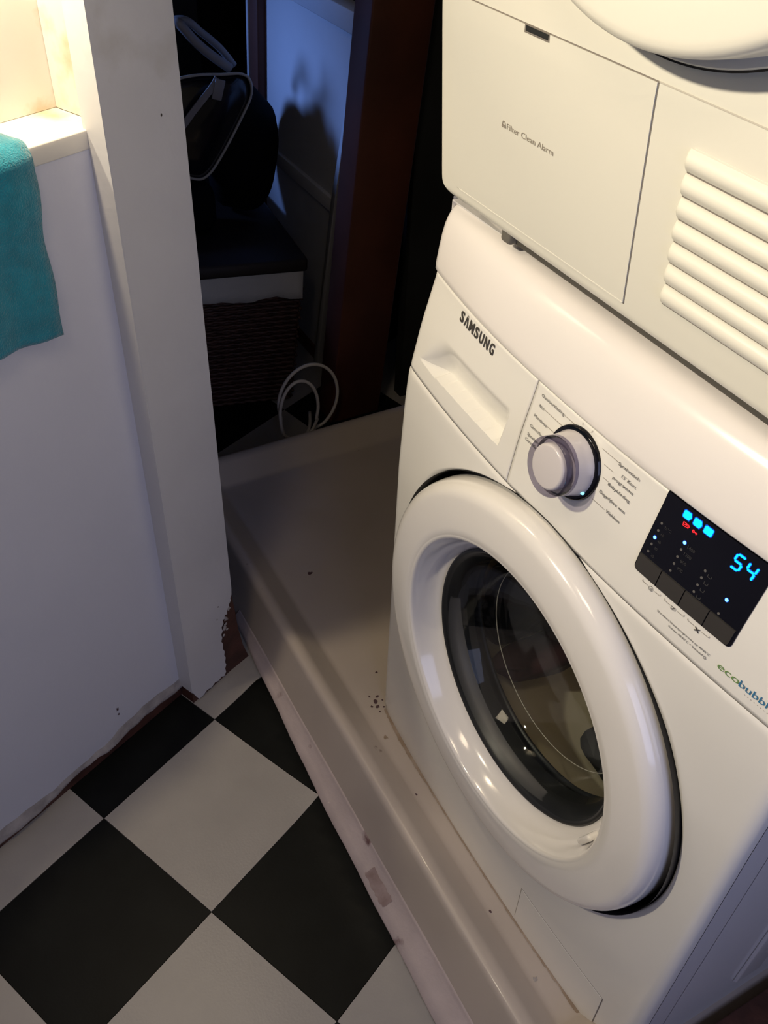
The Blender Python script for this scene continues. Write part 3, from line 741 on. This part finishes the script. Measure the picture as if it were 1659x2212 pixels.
stroke('printed_symbol', ((x + .0014, z - .0014), (x + .0024, z), (x + .0018, z + .0014)), .0004, FS, M['print'], wm); stroke('printed_symbol', ((x - .0012, z - .0010), (x + .0018, z + .0020)), .0004, FS, M['print'], wm)
x, z = .4830, .6755
for P in (((x - .0022, z - .0018), (x + .0022, z + .0018)), ((x - .0022, z + .0018), (x + .0022, z - .0018))): stroke('printed_symbol', P, .0011, FS, M['print'], wm)
text_on('printed_text', 'Standaard katoenprogramma op 40/60\u00b0C', .4450, .6628, .0020, .0570, FS, M['print'], wm, off=-.0007)
text_on('printed_text', 'Katoen 40/60\u00b0C + Intensief', .4600, .6585, .0020, .0370, FS, M['print'], wm, off=-.0007)
stroke('printed_symbol', ring(.4992, .6592, .0012), .0004, FS, M['print'], wm)
text_on('lettering', 'eco', .5112, .6600, .0064, .0208, FS, M['eco_green'], wm)
text_on('lettering', 'bubble', .5325, .6597, .0064, .0325, FS, M['eco_blue'], wm)
x0 = .5400
for k in range(10): outline_patch('printed_dot', disc(x0 + k * .0030, .6565, .00028, 6), FS, M['print_light'], wm, -.0007, .0002, rings=1)
pb = lathe('power_button', [(0, .0022), (.0085, .0022), (.0095, .001), (.0098, -.002)], (.5695, FS(.5695, .6900), .6900), (0, -1, .12), M['black'], wm, 48)
# door
door = lathe('door', [(.2380, -.028), (.2470, -.026), (.2488, -.012), (.2492, .006), (.2492, .016), (.2484, .0235), (.2468, .0290), (.2440, .0335), (.2405, .0364), (.2365, .0382), (.2335, .0388), (.2300, .0392), (.2120, .0408), (.1990, .0412), (.1912, .0412), (.1904, .0408), (.1892, .0408), (.1872, .0405), (.1856, .0395), (.1845, .0375), (.1832, .0320), (.1800, .0210), (.1750, .0125), (.1695, .0082), (.1640, .0066), (.1625, .0050), (.1625, -.028)],
             (DC[0], 0, DC[1]), (0, -1, 0), M['door'], wm, 160)
plabel(door, 'round white door ring')
rim = lathe('glass_rim', [(.1636, .0075), (.1615, .0092), (.1590, .0080), (.1560, .0050), (.1500, -.004), (.1470, -.012), (.1465, -.030)], (DC[0], 0, DC[1]), (0, -1, 0), M['rubber'], door, 128)
bowl = lathe('glass_bowl', [(.1585, .0070), (.1500, .0045), (.1300, .0060), (.1000, .0070), (.0500, .0078), (0, .0080)], (DC[0], 0, DC[1]), (0, -1, 0), M['glass'], door, 128)
lathe('inner_glass', [(.1480, -.010), (.1420, -.028), (.1330, -.042), (.1250, -.050), (.1100, -.055), (.06, -.058), (0, -.059)], (DC[0], 0, DC[1]), (0, -1, 0), M['glass'], door, 128)
lathe('glass_seam', [(.1262, -.0490), (.1268, -.0498), (.1262, -.0506), (.1256, -.0498)], (DC[0], 0, DC[1]), (0, -1, 0), mat('pale_glass_edge', (.55, .50, .42), .3), door, 128, close=True)
ca = math.atan2(.3287 - DC[1], .4591 - DC[0])
cpos = Vector((DC[0] + .1745 * cos(ca), -.0170, DC[1] + .1745 * sin(ca)))
bm = bmesh.new(); add_box(bm, (-.015, -.008, -.004), (.015, .008, .004), .0036, 3)
bmesh.ops.transform(bm, matrix=Matrix.Translation(cpos) @ Matrix.Rotation(-(ca + pi / 2), 4, 'Y'), verts=bm.verts); bmobj('door_catch', bm, M['door'], door, True)
# gasket, drum, laundry
lathe('gasket', [(.1465, -.030), (.162, -.031), (.168, -.036), (.160, -.042), (.152, -.044), (.158, -.049), (.175, -.051), (.235, -.052)], (DC[0], 0, DC[1]), (0, -1, 0), M['rubber'], wm, 96)
drum = lathe('drum', [(.168, -.0525), (.175, -.0545), (.235, -.056), (.240, -.061), (.240, -.41), (.22, -.42), (0, -.42)], (DC[0], 0, DC[1]), (0, -1, 0), M['steel'], wm, 128)
def blob(name, c, s, m, parent, seed=0, amp=.35, sub=4):
    rnd = random.Random(seed); K = [(Vector((rnd.uniform(-1, 1), rnd.uniform(-1, 1), rnd.uniform(-1, 1))).normalized(), rnd.uniform(3, 9), rnd.uniform(0, 6)) for _ in range(9)]
    bm = bmesh.new(); bmesh.ops.create_icosphere(bm, subdivisions=sub, radius=1)
    for v in bm.verts:
        n_ = v.co.normalized(); d = 1 + amp * sum(sin(k.dot(n_) * f_ + ph) for k, f_, ph in K) / 6
        v.co = Vector((c[0] + n_.x * s[0] * d, c[1] + n_.y * s[1] * d, c[2] + n_.z * s[2] * d))
    return bmobj(name, bm, m, parent, True)
def laundry(c, sz, m, sd, label):
    o = blob('laundry', c, sz, M[m], None, sd, .3); tag(o, label, 'laundry'); return o
laundry((.125, .165, .305), (.048, .095, .080), 'cloth_dark', 3, 'black wet laundry bunched high on the left inside the washing machine drum')
laundry((.172, .150, .232), (.032, .080, .022), 'cloth_red', 7, 'dark red wet cloth between black laundry and the bare steel of the drum')
laundry((.350, .195, .205), (.080, .080, .048), 'cloth_dark', 11, 'black wet laundry lying at the bottom right of the washing machine drum')

# ================================================================ TUMBLE DRYER
dr = empty('tumble_dryer')
tag(dr, 'cream white tumble dryer stacked on top of the washing machine', 'tumble dryer')
dx0, dx1 = .018, .618
shell('cabinet', dx0 + .004, dx1 - .004, .022, .60, .862, 1.70, M['dryer'], dr)
def XL(r0, t):
    def f(z):
        e = 0.0
        if z < .8605 + r0: e = r0 - sqrt(max(0, r0 * r0 - (.8605 + r0 - z) ** 2))
        return dx0 + (e if t >= 0 else 0) + t
    return f
zsb = [.8605, .8610, .8620, .8635, .8655, .868, .871, .8745, .879, .884, .889]
DE = lambda x, z: DY(x, z) + edge_round(x, .012, dx0, dx1) + (max(0, .8665 - z) ** 2 * 80)
xs = [XL(.030, t) for t in (0, .0004, .0012, .0025, .0045, .007, .010, .013)] + frange(.05, .58, 50) + [.59, .60, .606, .611, .6145, .6165, .6176, .618]
grid('front_panel', xs, zsb + frange(.90, 1.70, 60), DE, M['dryer'], dr, 0, .012)
# filter cover lower left
def cover_pts(g):
    P = rrect(.0440 - g, .3040 + g, .8735 - g, 1.0400 + g, .014 + g, 6, 0, (0, 0, 1, 0)); return quadpts(P, 4)
outline_patch('cover_gap', cover_pts(.0010), DE, M['seam'], dr, -.0002, .001, rings=6)
outline_patch('filter_cover', cover_pts(0.0), DE, M['dryer'], dr, -.0010, .001, rings=6)
outline_patch('cover_edge_highlight', [(.060, .8732), (.303, .8732), (.303, .8740), (.060, .8740)], DE, mat('chipped_edge_highlight', (.85, .83, .76), .3), dr, -.0012, .0005, rings=1)  # pale strip paints the highlight along the chipped lower gap
outline_patch('finger_notch', quadpts([(.1511, 1.0345), (.1834, 1.0345), (.1834, 1.0402), (.1511, 1.0402)], 2), DE, M['seam'], dr, -.0012, .0005, rings=1)
outline_patch('finger_notch', quadpts([(.1530, 1.0360), (.1820, 1.0360), (.1820, 1.0400), (.1530, 1.0400)], 2), DE, M['rubber'], dr, -.0015, .0005, rings=1)
text_on('printed_text', 'Filter Clean Alarm', .1345, .9545, .0052, .0660, DE, M['print_light'], dr, off=-.0013, bold=.004)
stroke('printed_symbol', ((.1286, .9595), (.1272, .9548), (.1328, .9548), (.1314, .9595), (.1286, .9595)), .0009, DE, M['print_light'], dr, -.0013); stroke('printed_symbol', ((.1280, .9562), (.1320, .9562)), .0016, DE, M['print_light'], dr, -.0013)
# body seam right of the cover
stroke('panel_seam', ((.3050, 1.0408), (.6170, 1.0408)), .0011, DE, M['seam_light'], dr, -.0005)
# louvre grille
lz0, lz1, lx0, lx1 = .8945, 1.0110, .3440, .5950
outline_patch('louvre_recess', quadpts([(lx0, lz0), (lx1, lz0), (lx1, lz1), (lx0 + .003, lz1)], 8), DE, M['dryer'], dr, -.0003, .0005, rings=2)
ns = 7; ph = (lz1 - lz0) / ns
for k in range(ns):
    zb = lz0 + ph * k; pr_ = [(.0, .0), (.0010, -.0035), (.0030, -.0070), (.0060, -.0092), (.0090, -.0090), (.0118, -.0068), (.0138, -.0035), (.0150, -.0002)]
    pr_ = [(a * ph / .0160, b * .62) for a, b in pr_]
    xs_ = [lx0, lx0 + .0006, lx0 + .002, lx0 + .004] + frange(lx0 + .008, lx1 - .004, 14) + [lx1]
    vs = []; fs = []
    for i, x in enumerate(xs_):
        sc = (0, .55, .85, .97)[i] if i < 4 else (0 if x == lx1 else 1)
        for a, b in pr_: z = zb + a; vs.append((x, DE(x, z) - .0003 + b * sc, z))
    q = len(pr_)
    for i in range(len(xs_) - 1):
        for j in range(q - 1): fs.append((i * q + j, (i + 1) * q + j, (i + 1) * q + j + 1, i * q + j + 1))
    meshobj('slat', vs, fs, M['dryer'], dr, True)
    stroke('slat_shade_line', ((lx0 + .001, zb - .0002), (lx1, zb - .0002)), .0013, DE, M['seam'], dr, -.0006)  # dark stroke paints the shade between neighbouring slats
# dryer door
ddc = (.3130, 1.287)
ddoor = lathe('door', [(.228, .004), (.2285, .010), (.2270, .012), (.2220, .0120), (.2215, .020), (.2205, .034), (.2198, .0385), (.2175, .0415), (.2140, .0430), (.2100, .0434), (.19, .0440), (.16, .0445), (0, .0450)], (ddc[0], 0, ddc[1]), (0, -1, 0), M['dryer'], dr, 160)
lathe('door_gasket', [(.2300, .003), (.2300, .0095), (.2240, .0098)], (ddc[0], 0, ddc[1]), (0, -1, 0), M['black'], dr, 128)
# stacking bracket; its dark block also stands in for shade in the gap
plabel(box('stacking_bracket', (.122, .036, .8405), (.590, .50, .8612), mat('stacking_bracket_grey', (.07, .065, .055), .6), dr, .0015), 'dark grey stacking bracket filling the shaded gap under the dryer')
plabel(box('bracket_end', (.112, .028, .8408), (.128, .060, .8600), mat('bracket_end_grey', (.16, .15, .13), .5), dr, .003), 'grey plastic bracket end')

# ================================================================ TOWEL
vs = []; fs = []
ns_, nz_ = 34, 60
def towel_pt(a, b, side):
    """a 0..1 along the ledge, b 0..1 from back of ledge over the edge and down"""
    zl = 0.880
    s_r = lerp(b, [0, .18, .24, .35, .6, 1.0], [.278, .286, .290, .287, .281, .2765]) + .0015 * sin(b * 19)
    s = -.10 + (s_r + .10) * a
    L = .075; H = .196 - .004 * (1 - a) + .003 * sin(a * 14)
    D = b * (L + H); th = .006
    puff = .0022 * sin(a * 21 + b * 5) + .0016 * sin(a * 47 + 2)
    r = .010
    if D < L - r: off = -L + D + .0; z = zl + .004
    elif D < L + r:
        t = (D - (L - r)) / (2 * r) * pi / 2; off = -r + (r + .004) * sin(t); z = zl - r + (r + .004) * cos(t)
    else: off = .004; z = zl - r - (D - L - r)
    if D >= L: off += .004 + .004 * min(1, (D - L) / .1) + puff
    else: z += .003 + puff * .4
    if D > L + .02: off += 0.0015 * sin(D * 60)
    if side: off, z = (off - (.006 if D >= L else 0), z - (.0 if D >= L else .004))
    if off < .0006 and D >= L: off = .0006 if side else max(off, .004)
    return WP(s, off, z)
for side in (0, 1):
    for j in range(nz_ + 1):
        for i in range(ns_ + 1): vs.append(towel_pt(i / ns_, j / nz_, side))
Q = (ns_ + 1) * (nz_ + 1)
for j in range(nz_):
    for i in range(ns_):
        a = j * (ns_ + 1) + i; f_ = (a, a + 1, a + ns_ + 2, a + ns_ + 1)
        fs.append(f_); fs.append(tuple(Q + q for q in f_[::-1]))
for j in range(nz_):
    for i in (0, ns_):
        a = j * (ns_ + 1) + i; fs.append((a, a + ns_ + 1, Q + a + ns_ + 1, Q + a))
for i in range(ns_):
    for j in (0, nz_):
        a = j * (ns_ + 1) + i; fs.append((a, a + 1, Q + a + 1, Q + a))
bm = bmesh.new(); bv = [bm.verts.new(v) for v in vs]
for f_ in fs: bm.faces.new([bv[i] for i in f_])
tw = bmobj('towel', bm, M['towel'], None, True)
tag(tw, 'teal terry towel draped over the white ledge of the left wall', 'towel')

# ================================================================ WICKER BASKET
bk = empty('wicker_basket')
tag(bk, 'dark wicker laundry basket with a pale cloth cuff, standing beyond the drip tray', 'basket')
# front-face direction
E1 = Vector((.052, .213, 0)).normalized(); E2 = Vector((-.995, .10, 0))  # along front, and away from camera
BRt = Vector((-.962, .300, 0)); BRb = Vector((-.938, .252, 0))
Wd, Dp, BZ, TZ = .42, .50, FZ, .245
def bpt(a, d, z, grow=0.0):
    """a from right edge (0) to left (1); d depth 0..1; z height"""
    t = (z - BZ) / (TZ - BZ); o = BRb.lerp(BRt, t)
    p = o - E1 * (a * (Wd - .02 * (1 - t))) + E2 * (d * (Dp - .02 * (1 - t)))
    c = o - E1 * Wd / 2 + E2 * Dp / 2
    if grow: p = p + (p - c).normalized() * grow
    return Vector((p.x, p.y, z))
prism('basket_core', [bpt(0, 0, BZ), bpt(1, 0, BZ), bpt(1, 1, BZ), bpt(0, 1, BZ)], [bpt(0, 0, TZ), bpt(1, 0, TZ), bpt(1, 1, TZ), bpt(0, 1, TZ)], M['wicker'], bk, .004)
bm = bmesh.new(); rows_ = 24
for r_ in range(rows_):
    z = BZ + .008 + r_ * (TZ - BZ - .03) / rows_
    pts = []; nseg = 60
    for k in range(nseg + 1):
        a = 1 - k / nseg; ph_ = (k + r_) % 2
        p = bpt(a, 0, z) - E2 * (.003 + .0035 * (1 if ((k // 2 + r_) % 2) else 0)); pts.append(p)
    tube_bm(bm, pts, .0042, 5)
    pts = []
    for k in range(20):
        p = bpt(0, k / 19, z) + E1 * (.003 + .0035 * (1 if ((k // 2 + r_) % 2) else 0)); pts.append(p)
    tube_bm(bm, pts, .0042, 5)
o = bmobj('weave', bm, M['wicker'], bk, True); o['kind'] = 'stuff'
# liner cuff with soft folds
vs = []; fs = []; cols = []
path = [(1, 0)] + [(1 - k / 30, 0) for k in range(1, 31)] + [(0, k / 10) for k in range(1, 11)]
for k, (a, d) in enumerate(path):
    dn = (-E2 if d == 0 else E1); wv = .004 + .0035 * sin(k * .9) + .002 * sin(k * 2.1)
    hang = .046 + .004 * sin(k * .7)
    for zz, oo in ((TZ + .018, .002), (TZ + .014, .008), (TZ, .010), (TZ - hang * .5, .011 + wv * .5), (TZ + .006 - hang, .012 + wv), (TZ + .004 - hang, .006)):
        vs.append(bpt(a, d, min(zz, TZ + .02)) + dn * oo)
for k in range(len(path) - 1):
    for q in range(5): fs.append((k * 6 + q, k * 6 + 6 + q, k * 6 + 7 + q, k * 6 + 1 + q))
o = meshobj('cloth_liner', vs, fs, M['liner'], bk, True); md = o.modifiers.new('s', 'SOLIDIFY'); md.thickness = .002
plabel(o, 'pale cotton cuff folded over the rim')
c0, c1 = TZ + .012, TZ + .042
prism('lid', [bpt(0, 0, c0, .018), bpt(1, 0, c0, .018), bpt(1, 1, c0, .018), bpt(0, 1, c0, .018)], [bpt(0, 0, c1, .016) , bpt(1, 0, c1, .016), bpt(1, 1, c1, .016), bpt(0, 1, c1, .016)], M['lid_leather'], bk, .007)

# ================================================================ HANDBAG
bag = empty('handbag')
tag(bag, 'black patent handbag with pale piping and grey straps lying on the wicker basket lid', 'bag')
# front outline (plane X about -1.14), given as (y, z); body extruded away from the viewer and bulging
BX = -1.14
outl = [(0.2647, 0.6204), (0.2721, 0.6045), (0.269, 0.578), (0.2466, 0.5408), (0.2149, 0.4931), (0.183, 0.4507), (0.165, 0.4326), (0.148, 0.4242), (0.1289, 0.4273), (0.0928, 0.4422), (0.0504, 0.456), (0.008, 0.4772), (-0.0185, 0.5197), (-0.0026, 0.5727), (0.0504, 0.6098), (0.1034, 0.6289), (0.1565, 0.6342), (0.2095, 0.63), (0.2466, 0.6279)]
smoothed = catmull([(0, y, z) for y, z in outl + outl[:1]], 4)[:-1]
cy_, cz_ = 0.1247, 0.5303
bm = bmesh.new(); rings = []
lay = [(0.022, .0), (.020, .45), (.012, .80), (.0, 1.0), (-.02, 1.03), (-.05, 1.04), (-.08, 1.0), (-.10, .88), (-.115, .6), (-.12, .0)]
for dx, sc in lay:
    if sc == 0: rings.append([bm.verts.new((BX + dx, cy_, cz_))]); continue
    rings.append([bm.verts.new((BX + dx, cy_ + (p.y - cy_) * sc, cz_ + (p.z - cz_) * sc - max(0, -dx) * .35)) for p in smoothed])
for A_, B_ in zip(rings[:-1], rings[1:]):
    n_ = max(len(A_), len(B_))
    for k in range(n_):
        k2 = (k + 1) % n_
        if len(A_) == 1: bm.faces.new((A_[0], B_[k2], B_[k]))
        elif len(B_) == 1: bm.faces.new((A_[k], A_[k2], B_[0]))
        else: bm.faces.new((A_[k], A_[k2], B_[k2], B_[k]))
bmobj('body', bm, M['bag'], bag, True)
tube('piping', [Vector((BX + .002, cy_ + (p.y - cy_) * 1.01, cz_ + (p.z - cz_) * 1.01)) for p in smoothed], .0030, M['piping'], bag, 8, True)
def ribbon(name, pts, wd, th, m, parent):
    P = catmull(pts, 8); vs = []; fs = []
    for i, p in enumerate(P):
        t = (P[min(i + 1, len(P) - 1)] - P[max(i - 1, 0)]).normalized(); s = t.cross(Vector((1, 0, 0))).normalized() * wd / 2; q = Vector((th / 2, 0, 0))
        vs += [p + s + q, p - s + q, p - s - q, p + s - q]
    for i in range(len(P) - 1):
        for k in range(4): fs.append((4 * i + k, 4 * i + (k + 1) % 4, 4 * i + 4 + (k + 1) % 4, 4 * i + 4 + k))
    fs += [(3, 2, 1, 0), tuple(len(vs) - 4 + k for k in range(4))]
    return meshobj(name, vs, fs, m, parent, False)
plabel(tube('handle', catmull([(BX - .02, 0.2371, 0.6342), (BX - .02, 0.1989, 0.6629), (BX - .02, 0.1671, 0.6915), (BX - .02, 0.1438, 0.7191), (BX - .025, 0.1332, 0.7286), (BX - .05, 0.1141, 0.7191), (BX - .06, 0.0717, 0.6787), (BX - .05, 0.0292, 0.6258)], 8), .0098, M['strap'], bag, 10), 'padded grey handle')
plabel(tube('handle', catmull([(BX - .10, 0.2753, 0.6151), (BX - .10, 0.2466, 0.6522), (BX - .10, 0.2074, 0.6872), (BX - .10, 0.1724, 0.7127), (BX - .11, 0.1247, 0.7), (BX - .11, 0.0611, 0.6364)], 8), .0080, M['strap'], bag, 10), 'padded grey handle')
ribbon('strap', [(BX + .030, 0.1904, 0.6342), (BX + .034, 0.1778, 0.6204), (BX + .036, 0.1544, 0.5992), (BX + .034, 0.1299, 0.5748), (BX + .032, 0.1034, 0.5462), (BX + .03, 0.0611, 0.5091)], .0138, .003, M['strap'], bag)
bm = bmesh.new(); add_box(bm, (-.002, -.011, -.020), (.002, .011, .020), .0018, 2)
bmesh.ops.transform(bm, matrix=Matrix.Translation((BX + .036, 0.1883, 0.613)) @ Matrix.Rotation(radians(-18), 4, 'X'), verts=bm.verts); bmobj('strap_end', bm, M['strap'], bag, True)
plabel(blob('soft_side', (-1.240, .278, .437), (.085, .090, .150), M['bag_matte'], bag, 12, .18), 'soft matte black side of the bag')
box('bag_base', (-1.25, -.02, .2875), (-1.145, .185, .40), M['bag_matte'], bag, .03, 3)

# ================================================================ CABLE
pts = []
def loop(cy0, cz0, ry, rz, x0, a0, a1, n_):
    return [(x0, cy0 + ry * cos(radians(a0 + (a1 - a0) * k / n_)), cz0 + rz * sin(radians(a0 + (a1 - a0) * k / n_))) for k in range(n_ + 1)]
P1 = loop(.226, .0495, .072, .089, -.770, -80, 200, 26)
P2 = loop(.198, .034, .046, .078, -.758, 190, -70, 24)
cb = tube('cable', catmull([(-.745, .250, -.055)] + P1[::2] + [(-.768, .158, .0)] + [(-.764, .165, -.03)] + [(-.76, .19, -.052)] + [(-.76, .225, -.035)] + [(-.758, .242, .0)] + P2[::-2][2:] + [(-.758, .16, -.02), (-.765, .20, -.055), (-.80, .24, -.056), (-.86, .27, -.056)], 4), .0038, M['cable'], None, 8)
tag(cb, 'pale grey coiled cable standing behind the rim of the drip tray', 'cable')
# dark threshold board right of the machines
bd = box('trim_4', (.618, -.16, FZ), (1.70, .64, -.002), M['brown'], None, .002); bd['kind'] = 'structure'
